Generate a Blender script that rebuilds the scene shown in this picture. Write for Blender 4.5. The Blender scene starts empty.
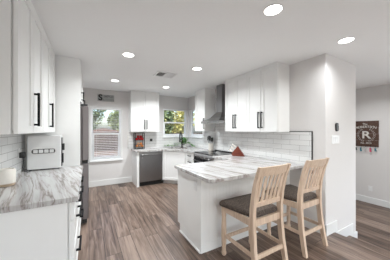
import bpy, bmesh, math, random
from mathutils import Matrix, Vector
random.seed(7)
PI = math.pi
COL = bpy.context.scene.collection
SC = bpy.context.scene

# ---------------------------------------------------------------- camera
cd = bpy.data.cameras.new('camera'); cam = bpy.data.objects.new('camera', cd); COL.objects.link(cam)
cam.location = (0, 0, 1.421)
cam.rotation_euler = (PI/2, 0, -math.radians(29.58))
cd.sensor_width = 36; cd.lens = 186.83/390*36
cd.shift_y = 0.2/390
cd.clip_start = 0.02
SC.camera = cam

# ---------------------------------------------------------------- world, sun, large lights
W = bpy.data.worlds.new('sky'); SC.world = W; W.use_nodes = True
wn = W.node_tree; wn.nodes.clear()
sky = wn.nodes.new('ShaderNodeTexSky'); sky.sky_type = 'NISHITA'; sky.sun_elevation = math.radians(48)
sky.sun_rotation = math.radians(200); sky.sun_disc = False; sky.air_density = 1.0; sky.dust_density = 3
bg = wn.nodes.new('ShaderNodeBackground'); bg.inputs[1].default_value = 0.33
wo = wn.nodes.new('ShaderNodeOutputWorld')
wn.links.new(sky.outputs[0], bg.inputs[0]); wn.links.new(bg.outputs[0], wo.inputs[0])
sd = bpy.data.lights.new('sun', 'SUN'); sd.energy = 2.3; sd.angle = 0.02; sd.color = (1, .96, .9)
so = bpy.data.objects.new('sun', sd); COL.objects.link(so); so.rotation_euler = (math.radians(44), 0, math.radians(-25))

def area(name, loc, rot, sx, sy, power, col=(1, 1, 1)):
    l = bpy.data.lights.new(name, 'AREA'); l.shape = 'RECTANGLE'; l.size = sx; l.size_y = sy; l.energy = power; l.color = col
    o = bpy.data.objects.new(name, l); COL.objects.link(o); o.location = loc; o.rotation_euler = rot
    return o
# added fill lights at invented openings behind and to the right of the camera
area('rear_fill', (1.2, -2.55, 1.25), (PI/2, 0, 0), 3.0, 2.1, 17, (.93, .975, 1))
area('lower_rear_fill', (4.9, -2.55, 1.1), (PI/2, 0, 0), 1.6, 2.2, 9, (.90, .96, 1))
area('side_fill', (5.72, -.75, 1.0), (PI/2, 0, PI/2), 2.3, 2.0, 33, (.93, .975, 1))
LAMP_POWER = 9.5

SC.view_settings.view_transform = 'Standard'
try: SC.view_settings.look = 'None'
except Exception: pass
SC.view_settings.gamma = 1; SC.view_settings.use_curve_mapping = False
SC.view_settings.exposure = 0.43

# ---------------------------------------------------------------- materials
def newmat(name):
    m = bpy.data.materials.new(name); m.use_nodes = True
    nt = m.node_tree; b = nt.nodes['Principled BSDF']
    return m, nt, b
def N(nt, t, **kw):
    n = nt.nodes.new(t)
    for k, v in kw.items(): setattr(n, k, v)
    return n
def ramp(nt, fac, stops):
    r = N(nt, 'ShaderNodeValToRGB'); el = r.color_ramp.elements
    while len(el) < len(stops): el.new(.5)
    for e, (p, c) in zip(el, stops): e.position = p; e.color = (*c, 1)
    nt.links.new(fac, r.inputs[0]); return r
def coords(nt, scale=(1, 1, 1), rot=(0, 0, 0), src='Object'):
    tc = N(nt, 'ShaderNodeTexCoord'); mp = N(nt, 'ShaderNodeMapping')
    mp.inputs['Scale'].default_value = scale; mp.inputs['Rotation'].default_value = rot
    nt.links.new(tc.outputs[src], mp.inputs[0]); return mp.outputs[0]
def noise(nt, vec, scale, detail=4, rough=.5, dist=0):
    n = N(nt, 'ShaderNodeTexNoise'); n.inputs['Scale'].default_value = scale; n.inputs['Detail'].default_value = detail
    n.inputs['Roughness'].default_value = rough; n.inputs['Distortion'].default_value = dist
    nt.links.new(vec, n.inputs['Vector']); return n
def bump(nt, b, h, strength=.2, dist=.01):
    bp = N(nt, 'ShaderNodeBump'); bp.inputs['Strength'].default_value = strength; bp.inputs['Distance'].default_value = dist
    nt.links.new(h, bp.inputs['Height']); nt.links.new(bp.outputs[0], b.inputs['Normal'])
def plain(name, col, rough=.5, metal=0, var=.03, vs=8, bs=.03, spec=.5, stretch=(1, 1, 1)):
    m, nt, b = newmat(name)
    v = coords(nt, stretch); n = noise(nt, v, vs, 3)
    lo = tuple(max(0, c*(1-var)) for c in col); hi = tuple(min(1, c*(1+var)) for c in col)
    r = ramp(nt, n.outputs[0], [(.3, lo), (.7, hi)])
    nt.links.new(r.outputs[0], b.inputs['Base Color'])
    b.inputs['Roughness'].default_value = rough; b.inputs['Metallic'].default_value = metal
    b.inputs['Specular IOR Level'].default_value = spec
    if bs: bump(nt, b, n.outputs[0], bs, .002)
    return m
M = {}
M['wall'] = plain('wall_paint', (.70, .68, .67), .85, bs=.06, vs=60, var=.01, spec=.2)
M['ceiling'] = plain('ceiling_paint', (.90, .905, .905), .9, bs=.1, vs=90, var=.01, spec=.2)
M['white'] = plain('cabinet_paint', (.84, .84, .83), .38, var=.008, bs=.01)
M['trim'] = plain('trim_paint', (.76, .76, .75), .4, var=.008, bs=.01)
M['black'] = plain('black_metal', (.010, .010, .011), .6, bs=.02, spec=.12)
M['blackp'] = plain('black_plastic', (.02, .02, .02), .45)
M['dark'] = plain('dark_gap', (.03, .03, .03), .8)
M['glassblack'] = plain('black_glass', (.012, .012, .013), .06, bs=0)
M['steel'] = plain('brushed_steel', (.27, .265, .265), .33, 1, var=.08, vs=30, bs=.04, stretch=(1, 1, 30))
M['steelv'] = plain('brushed_steel_vertical', (.26, .255, .26), .34, 1, var=.07, vs=22, bs=.03, stretch=(14, 14, .4))
M['fridge'] = plain('fridge_steel', (.22, .20, .205), .42, .85, var=.05, vs=20, bs=.03, stretch=(14, 14, .4))
M['chrome'] = plain('chrome', (.75, .75, .75), .12, 1, bs=0)
M['plate'] = plain('white_plastic', (.76, .76, .76), .35, bs=0)
M['cream'] = plain('cream_ceramic', (.80, .76, .70), .3)
M['vinyl'] = plain('white_vinyl', (.88, .89, .90), .3, bs=0)
M['knifewood'] = plain('red_brown_wood', (.17, .035, .018), .35, var=.3, vs=12, stretch=(1, 8, 1))
M['apple'] = plain('red_fruit', (.45, .012, .015), .25, var=.3, vs=20)
M['orange'] = plain('orange_fruit', (.62, .22, .06), .4, var=.25, vs=20)
M['onion'] = plain('onion_skin', (.55, .33, .2), .4, var=.3, vs=20)
M['leaf'] = plain('green_leaf', (.10, .30, .035), .4, var=.5, vs=14)
M['soil'] = plain('soil', (.05, .035, .025), .9)
M['letterwhite'] = plain('white_lettering', (.66, .64, .60), .6, bs=0)
M['letterblack'] = plain('black_lettering', (.02, .02, .02), .6, bs=0)
M['lettergrey'] = plain('grey_lettering', (.22, .22, .22), .6, bs=0)
M['signboard'] = plain('whitewashed_board', (.42, .43, .42), .8, var=.18, vs=10, stretch=(1, 1, 9))
M['pink'] = plain('pink_keyring', (.6, .08, .16), .4)
M['teal'] = plain('teal_keyring', (.05, .2, .26), .4)

def emis(name, col, s):
    m, nt, b = newmat(name); b.inputs['Emission Color'].default_value = (*col, 1); b.inputs['Emission Strength'].default_value = s
    b.inputs['Base Color'].default_value = (.9, .9, .9, 1)
    return m
M['lens'] = emis('lamp_lens', (1, .97, .93), 5)

def wood(name, cols, sc=(1, 1, 12), vs=5, rough=.5):
    m, nt, b = newmat(name); v = coords(nt, sc); n = noise(nt, v, vs, 6, .6, .4)
    k = len(cols); r = ramp(nt, n.outputs[0], [(.28+.44*i/(k-1), c) for i, c in enumerate(cols)])
    nt.links.new(r.outputs[0], b.inputs['Base Color']); b.inputs['Roughness'].default_value = rough
    bump(nt, b, n.outputs[0], .1, .002); return m
M['stoolwood'] = wood('bleached_oak', [(.50, .35, .255), (.64, .485, .365), (.72, .57, .45)], (14, 14, 1.2), 4)
M['signwood'] = wood('dark_sign_wood', [(.035, .018, .012), (.08, .04, .028), (.12, .065, .045)], (6, 1, 6), 5, .7)

def floor_mat():
    m, nt, b = newmat('wood_planks')
    tc = N(nt, 'ShaderNodeTexCoord'); sp = N(nt, 'ShaderNodeSeparateXYZ'); nt.links.new(tc.outputs['Object'], sp.inputs[0])
    def mth(op, a, b_=None, c_=None):
        n = N(nt, 'ShaderNodeMath', operation=op)
        for k, v_ in enumerate((a, b_, c_)):
            if v_ is None: continue
            if isinstance(v_, (int, float)): n.inputs[k].default_value = v_
            else: nt.links.new(v_, n.inputs[k])
        return n.outputs[0]
    RW_, PL_ = .165, 1.25
    rx = mth('DIVIDE', sp.outputs[0], RW_); row = mth('FLOOR', rx); fx = mth('FRACT', rx)
    wn1 = N(nt, 'ShaderNodeTexWhiteNoise', noise_dimensions='1D'); nt.links.new(row, wn1.inputs['W'])
    ry = mth('ADD', mth('DIVIDE', sp.outputs[1], PL_), wn1.outputs['Value']); pid = mth('FLOOR', ry); fy = mth('FRACT', ry)
    cb_ = N(nt, 'ShaderNodeCombineXYZ'); nt.links.new(row, cb_.inputs[0]); nt.links.new(pid, cb_.inputs[1])
    wn2 = N(nt, 'ShaderNodeTexWhiteNoise', noise_dimensions='2D'); nt.links.new(cb_.outputs[0], wn2.inputs['Vector'])
    ex = mth('MULTIPLY', mth('MINIMUM', fx, mth('SUBTRACT', 1, fx)), RW_); ey = mth('MULTIPLY', mth('MINIMUM', fy, mth('SUBTRACT', 1, fy)), PL_)
    gap = mth('LESS_THAN', mth('MINIMUM', ex, ey), .0028)
    rnd = wn2.outputs['Value']
    # per-plank shift of the grain
    g = coords(nt, (14, .9, 1))
    add = N(nt, 'ShaderNodeVectorMath', operation='MULTIPLY_ADD'); nt.links.new(wn2.outputs['Color'], add.inputs[0])
    add.inputs[1].default_value = (13, 7, 5); nt.links.new(g, add.inputs[2])
    n1 = noise(nt, add.outputs[0], 1.6, 8, .62, .9)
    n2 = noise(nt, coords(nt, (1.2, .5, 1)), 2.2, 3)
    mix = N(nt, 'ShaderNodeMath', operation='MULTIPLY_ADD'); nt.links.new(rnd, mix.inputs[0]); mix.inputs[1].default_value = .26
    nt.links.new(n1.outputs[0], mix.inputs[2])
    mix2 = N(nt, 'ShaderNodeMath', operation='MULTIPLY_ADD'); nt.links.new(n2.outputs[0], mix2.inputs[0]); mix2.inputs[1].default_value = .18
    nt.links.new(mix.outputs[0], mix2.inputs[2])
    r = ramp(nt, mix2.outputs[0], [(.49, (.022, .012, .009)), (.60, (.078, .048, .034)), (.73, (.15, .10, .074)), (.93, (.27, .196, .155))])
    mm = N(nt, 'ShaderNodeMixRGB'); nt.links.new(gap, mm.inputs[0]); nt.links.new(r.outputs[0], mm.inputs[1]); mm.inputs[2].default_value = (.035, .022, .016, 1)
    nt.links.new(mm.outputs[0], b.inputs['Base Color']); b.inputs['Roughness'].default_value = .36
    bump(nt, b, n1.outputs[0], .08, .003)
    return m
M['floor'] = floor_mat()

def marble():
    m, nt, b = newmat('veined_marble')
    v = coords(nt, (1, 1, 1), (0, 0, math.radians(-14)))
    nd = noise(nt, v, .9, 2, .5)
    ma = N(nt, 'ShaderNodeVectorMath', operation='MULTIPLY_ADD'); nt.links.new(nd.outputs['Color'], ma.inputs[0]); ma.inputs[1].default_value = (.12, .1, .05); nt.links.new(v, ma.inputs[2])
    def st(sx, sy):
        mp = N(nt, 'ShaderNodeMapping'); mp.inputs['Scale'].default_value = (sx, sy, 2); nt.links.new(ma.outputs[0], mp.inputs[0]); return mp.outputs[0]
    def ridge(vec, detail, rough):
        n = noise(nt, vec, 1.0, detail, rough)
        s_ = N(nt, 'ShaderNodeMath', operation='SUBTRACT'); nt.links.new(n.outputs[0], s_.inputs[0]); s_.inputs[1].default_value = .5
        a_ = N(nt, 'ShaderNodeMath', operation='ABSOLUTE'); nt.links.new(s_.outputs[0], a_.inputs[0]); return a_.outputs[0]
    base = ramp(nt, noise(nt, st(20, .9), 1.0, 6, .6).outputs[0], [(.33, (.44, .415, .405)), (.5, (.53, .525, .52)), (.65, (.59, .59, .59))])
    v1 = ramp(nt, ridge(st(7.5, .5), 6, .55), [(0, (.40, .34, .31)), (.010, (.70, .655, .63)), (.032, (1, 1, 1))])
    v2 = ramp(nt, ridge(st(19, 1.0), 5, .55), [(0, (.66, .61, .585)), (.018, (.9, .88, .87)), (.05, (1, 1, 1))])
    m1 = N(nt, 'ShaderNodeMixRGB', blend_type='MULTIPLY'); m1.inputs[0].default_value = .85; nt.links.new(base.outputs[0], m1.inputs[1]); nt.links.new(v1.outputs[0], m1.inputs[2])
    mm = N(nt, 'ShaderNodeMixRGB', blend_type='MULTIPLY'); mm.inputs[0].default_value = 1; nt.links.new(m1.outputs[0], mm.inputs[1]); nt.links.new(v2.outputs[0], mm.inputs[2])
    nt.links.new(mm.outputs[0], b.inputs['Base Color']); b.inputs['Roughness'].default_value = .2; b.inputs['Specular IOR Level'].default_value = .35
    return m
M['marble'] = marble()

def tile(name, axis):
    m, nt, b = newmat(name)
    tc = N(nt, 'ShaderNodeTexCoord'); sx = N(nt, 'ShaderNodeSeparateXYZ'); cx = N(nt, 'ShaderNodeCombineXYZ')
    nt.links.new(tc.outputs['Object'], sx.inputs[0]); nt.links.new(sx.outputs[axis], cx.inputs[0]); nt.links.new(sx.outputs[2], cx.inputs[1])
    br = N(nt, 'ShaderNodeTexBrick'); nt.links.new(cx.outputs[0], br.inputs['Vector'])
    br.inputs['Scale'].default_value = 1; br.inputs['Brick Width'].default_value = .305; br.inputs['Row Height'].default_value = .0795
    br.inputs['Mortar Size'].default_value = .0022; br.inputs['Mortar Smooth'].default_value = .2
    br.inputs['Color1'].default_value = (.80, .80, .79, 1); br.inputs['Color2'].default_value = (.73, .735, .735, 1); br.inputs['Mortar'].default_value = (.36, .355, .35, 1)
    nt.links.new(br.outputs['Color'], b.inputs['Base Color']); b.inputs['Roughness'].default_value = .18
    inv = N(nt, 'ShaderNodeMath', operation='SUBTRACT'); inv.inputs[0].default_value = 1; nt.links.new(br.outputs['Fac'], inv.inputs[1])
    bump(nt, b, inv.outputs[0], .4, .003)
    return m
M['tile_x'] = tile('subway_tile_far', 0); M['tile_y'] = tile('subway_tile_side', 1)

def fabric():
    m, nt, b = newmat('brown_tweed'); v = coords(nt, (1, 1, 1)); n = noise(nt, v, 75, 4, .8)
    r = ramp(nt, n.outputs[0], [(.35, (.03, .022, .017)), (.55, (.095, .072, .058)), (.75, (.24, .19, .155))])
    nt.links.new(r.outputs[0], b.inputs['Base Color']); b.inputs['Roughness'].default_value = .95; bump(nt, b, n.outputs[0], .5, .003)
    return m
M['fabric'] = fabric()
def glassmat():
    m, nt, b = newmat('clear_glass'); b.inputs['Roughness'].default_value = 0
    nt.nodes.remove(b); out = nt.nodes['Material Output']
    tr = N(nt, 'ShaderNodeBsdfTransparent'); tr.inputs[0].default_value = (.95, .97, .97, 1)
    gl = N(nt, 'ShaderNodeBsdfGlossy'); gl.inputs['Roughness'].default_value = .02
    fr = N(nt, 'ShaderNodeFresnel'); fr.inputs[0].default_value = 1.45
    mx = N(nt, 'ShaderNodeMixShader'); ge = N(nt, 'ShaderNodeNewGeometry'); ml = N(nt, 'ShaderNodeMath', operation='MULTIPLY_ADD'); ml.inputs[1].default_value = -1; ml.inputs[2].default_value = 1; nt.links.new(ge.outputs['Backfacing'], ml.inputs[0]); m2 = N(nt, 'ShaderNodeMath', operation='MULTIPLY'); nt.links.new(ml.outputs[0], m2.inputs[0]); nt.links.new(fr.outputs[0], m2.inputs[1]); nt.links.new(m2.outputs[0], mx.inputs[0]); nt.links.new(tr.outputs[0], mx.inputs[1]); nt.links.new(gl.outputs[0], mx.inputs[2])
    nt.links.new(mx.outputs[0], out.inputs[0]); return m
M['glass'] = glassmat()
M['ground'] = plain('sandy_ground', (.24, .175, .13), .9, var=.12, vs=3)
M['fence'] = wood('brown_fence', [(.045, .03, .022), (.075, .052, .04), (.11, .08, .062)], (9, 1, .7), 3, .8)
M['rooftile'] = plain('clay_roof', (.13, .075, .052), .8, var=.25, vs=6)
M['stucco'] = plain('tan_stucco', (.52, .44, .38), .9, var=.08)
M['foliage'] = plain('tree_leaves', (.34, .40, .20), .6, var=.45, vs=2.5)
M['foliage_yellow'] = plain('yellow_green_leaves', (.62, .60, .26), .6, var=.4, vs=2.5)
M['foliage_dark'] = plain('dark_leaves', (.20, .26, .13), .6, var=.45, vs=2.5)
M['bark'] = plain('bark', (.13, .09, .07), .9, var=.3)

# ---------------------------------------------------------------- mesh builder
class MB:
    def __init__(s): s.bm = bmesh.new()
    def _add(s, vs, fs, mtx=None):
        bv = [s.bm.verts.new(mtx @ Vector(v) if mtx else v) for v in vs]
        out = []
        for f in fs:
            try: out.append(s.bm.faces.new([bv[i] for i in f]))
            except ValueError: pass
        return bv, out
    def box(s, x0, x1, y0, y1, z0, z1, bev=0, mtx=None):
        x0, x1 = min(x0, x1), max(x0, x1); y0, y1 = min(y0, y1), max(y0, y1); z0, z1 = min(z0, z1), max(z0, z1)
        vs = [(x, y, z) for z in (z0, z1) for y in (y0, y1) for x in (x0, x1)]
        fs = [(0, 2, 3, 1), (4, 5, 7, 6), (0, 1, 5, 4), (2, 6, 7, 3), (0, 4, 6, 2), (1, 3, 7, 5)]
        bv, ff = s._add(vs, fs, mtx)
        if bev:
            es = list({e for f in ff for e in f.edges})
            bmesh.ops.bevel(s.bm, geom=es, offset=bev, segments=2, affect='EDGES', profile=.5)
        return s
    def prism(s, pts, z0, z1, bev=0):
        n = len(pts)
        vs = [(p[0], p[1], z0) for p in pts]+[(p[0], p[1], z1) for p in pts]
        fs = [tuple(reversed(range(n))), tuple(range(n, 2*n))]+[(i, (i+1) % n, n+(i+1) % n, n+i) for i in range(n)]
        bv, ff = s._add(vs, fs)
        if bev:
            es = [e for f in ff[:2] for e in f.edges]
            bmesh.ops.bevel(s.bm, geom=es, offset=bev, segments=2, affect='EDGES', profile=.5)
        return s
    def cyl(s, p, q, r, r2=None, seg=14, caps=True):
        p, q = Vector(p), Vector(q); r2 = r if r2 is None else r2
        d = (q-p).normalized(); a = d.orthogonal().normalized(); b = d.cross(a)
        vs = [tuple(p+(a*math.cos(t)+b*math.sin(t))*r) for t in [2*PI*i/seg for i in range(seg)]]
        vs += [tuple(q+(a*math.cos(t)+b*math.sin(t))*r2) for t in [2*PI*i/seg for i in range(seg)]]
        fs = [(i, (i+1) % seg, seg+(i+1) % seg, seg+i) for i in range(seg)]
        if caps: fs += [tuple(reversed(range(seg))), tuple(range(seg, 2*seg))]
        s._add(vs, fs); return s
    def tube(s, pts, r, seg=10):
        pts = [Vector(p) for p in pts]; rs = r if isinstance(r, (list, tuple)) else [r]*len(pts)
        vs = []; a = None
        for i, p in enumerate(pts):
            d = (pts[min(i+1, len(pts)-1)]-pts[max(i-1, 0)]).normalized()
            a = d.orthogonal().normalized() if a is None else (a-d*a.dot(d)).normalized()
            b = d.cross(a)
            vs += [tuple(p+(a*math.cos(2*PI*k/seg)+b*math.sin(2*PI*k/seg))*rs[i]) for k in range(seg)]
        fs = []
        for i in range(len(pts)-1):
            fs += [(i*seg+k, i*seg+(k+1) % seg, (i+1)*seg+(k+1) % seg, (i+1)*seg+k) for k in range(seg)]
        L = (len(pts)-1)*seg
        fs += [tuple(reversed(range(seg))), tuple(range(L, L+seg))]
        s._add(vs, fs); return s
    def lathe(s, prof, c=(0, 0), seg=20):
        vs = []; 
        for (r, z) in prof: vs += [(c[0]+r*math.cos(2*PI*k/seg), c[1]+r*math.sin(2*PI*k/seg), z) for k in range(seg)]
        fs = []
        for i in range(len(prof)-1): fs += [(i*seg+k, i*seg+(k+1) % seg, (i+1)*seg+(k+1) % seg, (i+1)*seg+k) for k in range(seg)]
        L = (len(prof)-1)*seg; fs += [tuple(reversed(range(seg))), tuple(range(L, L+seg))]
        s._add(vs, fs); return s
    def loft(s, secs):
        # secs: list of 4-point rectangles
        n = len(secs[0]); vs = [p for sec in secs for p in sec]; fs = []
        for i in range(len(secs)-1): fs += [(i*n+k, i*n+(k+1) % n, (i+1)*n+(k+1) % n, (i+1)*n+k) for k in range(n)]
        L = (len(secs)-1)*n; fs += [tuple(reversed(range(n))), tuple(range(L, L+n))]
        s._add(vs, fs); return s
    def ball(s, c, r, sz=1):
        g = bmesh.ops.create_icosphere(s.bm, subdivisions=2, radius=r, matrix=Matrix.Translation(c) @ Matrix.Diagonal((1, 1, sz, 1))); return s
    def shaker(s, w, h, x0=0, z0=0, y=0, t=.02, rail=.058, rec=.011):
        # slab with a recessed flat centre panel, its front at y-t facing -y
        s.box(x0, x0+w, y-t+rec, y, z0, z0+h)
        f = y-t
        s.box(x0, x0+rail, f, f+rec, z0, z0+h); s.box(x0+w-rail, x0+w, f, f+rec, z0, z0+h)
        s.box(x0+rail, x0+w-rail, f, f+rec, z0, z0+rail); s.box(x0+rail, x0+w-rail, f, f+rec, z0+h-rail, z0+h)
        return s
    def build(s, name, mat, parent=None, smooth=False, mats=None):
        bmesh.ops.recalc_face_normals(s.bm, faces=s.bm.faces)
        me = bpy.data.meshes.new(name); s.bm.to_mesh(me); s.bm.free()
        me.materials.append(mat)
        if smooth:
            me.shade_smooth()
            try: me.set_sharp_from_angle(angle=math.radians(40))
            except Exception: pass
        o = bpy.data.objects.new(name, me); COL.objects.link(o)
        if parent: o.parent = parent
        return o
def tag(o, label, cat, group=None, kind=None):
    o['label'] = label; o['category'] = cat
    if group: o['group'] = group
    if kind: o['kind'] = kind
    return o
def thing(name, label, cat, loc=(0, 0, 0), rz=0, group=None):
    o = bpy.data.objects.new(name, None); o.empty_display_size = .1; COL.objects.link(o)
    o.location = loc; o.rotation_euler = (0, 0, rz); return tag(o, label, cat, group)
def struct(o): o['kind'] = 'structure'; return o
def copy_tree(o, parent=None):
    c = o.copy(); COL.objects.link(c); c.parent = parent
    for ch in [x for x in bpy.data.objects if x.parent == o]: copy_tree(ch, c)
    return c
def text(name, body, size, mat, parent, mtx, depth=.002, align='CENTER', sx=1, bold=0):
    cu = bpy.data.curves.new(name, 'FONT'); cu.body = body; cu.size = size; cu.extrude = depth; cu.align_x = align; cu.align_y = 'CENTER'; cu.offset = bold
    t = bpy.data.objects.new(name+'_tmp', cu); COL.objects.link(t)
    bpy.context.view_layer.update()
    me = bpy.data.meshes.new_from_object(t.evaluated_get(bpy.context.evaluated_depsgraph_get()))
    bpy.data.objects.remove(t); bpy.data.curves.remove(cu)
    me.transform(mtx @ Matrix.Diagonal((sx, 1, 1, 1))); me.materials.clear(); me.materials.append(mat)
    o = bpy.data.objects.new(name, me); COL.objects.link(o); o.parent = parent; return o

# ---------------------------------------------------------------- room shell
C = 2.46; XL = -.73; XR = 2.777; YF = 5.34; YC = 1.32; XE = 3.69; XLR = 5.87; YB = -2.7; YLF = 3.3
s1, s2 = -.165, -.33; N1, N2 = 2.96, 3.40
struct(MB().box(XL-.12, N1, YB, YF+.12, s1, 0).build('floor', M['floor']))
struct(MB().box(N1-.02, N2, YB, YC+.1, s2, s1).build('floor_step', M['floor']))
struct(MB().box(N1-.02, XLR+.12, YB, YLF+.1, s2-.1, s2).build('floor_lower', M['floor']))
struct(MB().box(XL-.12, XLR+.12, YB-.1, YF+.12, C, C+.15).build('ceiling', M['ceiling']))
struct(MB().box(XL-.12, XL, YB, YF+.12, 0, C).build('wall_left', M['wall']))
# window openings
w1 = (.045, .75, .665, 1.995); w2 = (1.93, 2.735, 1.235, 2.07); w3 = (4.44, 5.24, 1.235, 2.07)
b = MB()
for x0, x1, z0, z1 in [(XL-.12, w1[0], 0, C), (w1[0], w1[1], 0, w1[2]), (w1[0], w1[1], w1[3], C), (w1[1], w2[0], 0, C), (w2[0], w2[1], 0, w2[2]), (w2[0], w2[1], w2[3], C), (w2[1], XR+.12, 0, C)]:
    b.box(x0, x1, YF, YF+.12, z0, z1)
struct(b.build('wall_far', M['wall']))
b = MB()
for y0, y1, z0, z1 in [(YLF, w3[0], 0, C), (w3[0], w3[1], 0, w3[2]), (w3[0], w3[1], w3[3], C), (w3[1], YF, 0, C)]:
    b.box(XR, XR+.12, y0, y1, z0, z1)
struct(b.build('wall_right', M['wall']))
struct(MB().box(XR, XE, YC, YLF, s2, C, bev=.008).build('wall_column', M['wall']))
b = MB()
for y0, y1, z0, z1 in [(YB, -2.0, s2, C), (-2.0, .5, s2, -.1), (-2.0, .5, 2.1, C), (.5, YLF+.1, s2, C)]: b.box(XLR, XLR+.12, y0, y1, z0, z1)
struct(b.build('wall_lower_right', M['wall']))
b = MB()
for y0, y1, z0, z1 in [(-2.0, -1.94, -.1, 2.1), (.44, .5, -.1, 2.1), (-1.94, .44, 2.04, 2.1), (-1.94, .44, -.1, -.04), (-.78, -.72, -.04, 2.04)]: b.box(XLR+.02, XLR+.08, y0, y1, z0, z1)
wd_ = struct(b.build('window_added_5', M['vinyl']))  # unseen window and wall opening, added to carry the fill from the right
MB().box(XLR+.045, XLR+.055, -1.94, -.78, -.04, 2.04).box(XLR+.045, XLR+.055, -.72, .44, -.04, 2.04).build('glass', M['glass'], wd_)
struct(MB().box(XE, XLR, YLF, YLF+.1, s2, C).build('wall_lower_far', M['wall']))
b = MB()
for x0, x1, z0, z1 in [(XL-.12, -.35, s1, C), (-.35, 2.75, 2.35, C), (2.75, 4.05, s2, C), (4.05, 5.75, s2, .0), (4.05, 5.75, 2.25, C), (5.75, XLR+.12, s2, C)]:
    b.box(x0, x1, YB-.1, YB, z0, z1)
struct(b.build('wall_rear', M['wall']))
d = struct(MB().box(-.35, -.29, YB-.08, YB-.02, 0, 2.35).box(2.69, 2.75, YB-.08, YB-.02, 0, 2.35).box(-.29, 2.69, YB-.08, YB-.02, 2.29, 2.35).box(-.29, 2.69, YB-.08, YB-.02, 0, .06).box(1.17, 1.23, YB-.08, YB-.02, .06, 2.29).build('door_added_1', M['vinyl']))  # unseen patio door, added as a setting for the rear fill
MB().box(-.29, 1.17, YB-.055, YB-.045, .06, 2.29).box(1.23, 2.69, YB-.055, YB-.045, .06, 2.29).build('glass', M['glass'], d)
d = struct(MB().box(4.05, 4.11, YB-.08, YB-.02, 0, 2.25).box(5.69, 5.75, YB-.08, YB-.02, 0, 2.25).box(4.11, 5.69, YB-.08, YB-.02, 2.19, 2.25).box(4.11, 5.69, YB-.08, YB-.02, 0, .06).build('window_added_4', M['vinyl']))  # unseen lower-room window, added to go with its fill light
MB().box(4.11, 5.69, YB-.055, YB-.045, .06, 2.19).build('glass', M['glass'], d)

def bboard(name, x0, x1, y0, y1, z0, z1):
    struct(MB().box(x0, x1, y0, y1, z0, z1, bev=.004).build(name, M['trim']))
bboard('baseboard_far', XL, 1.03, YF-.016, YF, 0, .145)
bboard('baseboard_right', XR-.016, XR, YC-.016, 1.838, 0, .145)
bboard('baseboard_column', XR-.016, 3.06, YC-.017, YC, -.165, .145)
bboard('baseboard_step', 3.061, 3.56, YC-.017, YC, -.33, -.02)
bboard('baseboard_bottom', 3.561, XE+.016, YC-.017, YC, -.33, -.185)
bboard('baseboard_column_side', XE, XE+.016, YC, YLF, s2, s2+.145)
bboard('baseboard_lower_right', XLR-.016, XLR, YB, YLF, s2, s2+.145)
struct(MB().box(N1-.03, N1+.022, YB, YC-.018, -.03, .001, bev=.006).build('trim_1', M['floor']))
struct(MB().box(N2-.03, N2+.022, YB, YC-.018, s1-.03, s1+.001, bev=.006).build('trim_2', M['floor']))

def window(name, w, rail_z, flip=None, sill_out=.05):
    # built in x/z with the room at -y; flip -> placed on the right wall
    x0, x1, z0, z1 = w; t = .042; y0, y1 = YF+.045, YF+.105
    T = Matrix.Identity(4)
    if flip: T = Matrix(((0, 1, 0, XR-YF), (1, 0, 0, 0), (0, 0, 1, 0), (0, 0, 0, 1)))
    def bx(b, *a, **k): return b.box(*a, mtx=T, **k)
    b = MB()
    bx(b, x0, x0+t, y0, y1, z0, z1); bx(b, x1-t, x1, y0, y1, z0, z1); bx(b, x0+t, x1-t, y0, y1, z1-t, z1); bx(b, x0+t, x1-t, y0, y1, z0, z0+t)
    root = struct(b.build(name, M['vinyl']))
    b = MB(); bx(b, x0+t, x1-t, y0-.012, y1-.01, rail_z-.022, rail_z+.022)
    # lower sash frame stands proud
    q = .028
    bx(b, x0+t, x0+t+q, y0-.012, y1-.02, z0+t, rail_z-.022); bx(b, x1-t-q, x1-t, y0-.012, y1-.02, z0+t, rail_z-.022); bx(b, x0+t+q, x1-t-q, y0-.012, y1-.02, z0+t, z0+t+q)
    b.build('sash', M['vinyl'], root)
    b = MB(); bx(b, x0+t, x1-t, y0+.026, y0+.030, rail_z+.022, z1-t); bx(b, x0+t+q, x1-t-q, y0+.016, y0+.020, z0+t+q, rail_z-.022); b.build('glass', M['glass'], root)
    b = MB(); bx(b, x0-.03, x1+.03, YF-sill_out, YF-.001, z0-.038, z0-.0); bx(b, x0+.001, x1-.001, YF, y0-.002, z0+.0005, z0+.006); b.build('sill', M['vinyl'], root)
    return root
window('window_1', w1, 1.33)
window('window_2', w2, 1.655)
window('window_3', w3, 1.655, flip=True)
# casing of the dining window
struct(MB().box(w1[0]-.03, w1[0], YF-.012, YF-.001, w1[2], w1[3]+.03).box(w1[1], w1[1]+.03, YF-.012, YF-.001, w1[2], w1[3]+.03).box(w1[0], w1[1], YF-.012, YF-.001, w1[3], w1[3]+.03).build('trim_3', M['trim']))
# blind of the dining window
bl = thing('window_blind', 'white horizontal slat blind with open slats in tall dining window', 'blind', (w1[0], YF+.018, w1[2]))
wd = w1[1]-w1[0]
MB().box(.012, wd-.012, -.015, .018, 1.29, 1.328, bev=.003).build('head_rail', M['vinyl'], bl)
b = MB()
for i in range(27):
    z = .10+i*.0445
    b.box(.02, wd-.02, -.014, .014, z, z+.0018, mtx=Matrix.Translation((0, 0, z)) @ Matrix.Rotation(math.radians(7), 4, 'X') @ Matrix.Translation((0, 0, -z)))
b.build('slats', M['vinyl'], bl)
MB().box(.02, wd-.02, -.014, .014, .055, .068, bev=.003).build('bottom_rail', M['vinyl'], bl)
b = MB()
for x in (.12, wd-.12): b.cyl((x, 0, .06), (x, 0, 1.29), .0012, seg=6)
b.build('cord', M['vinyl'], bl)

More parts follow.
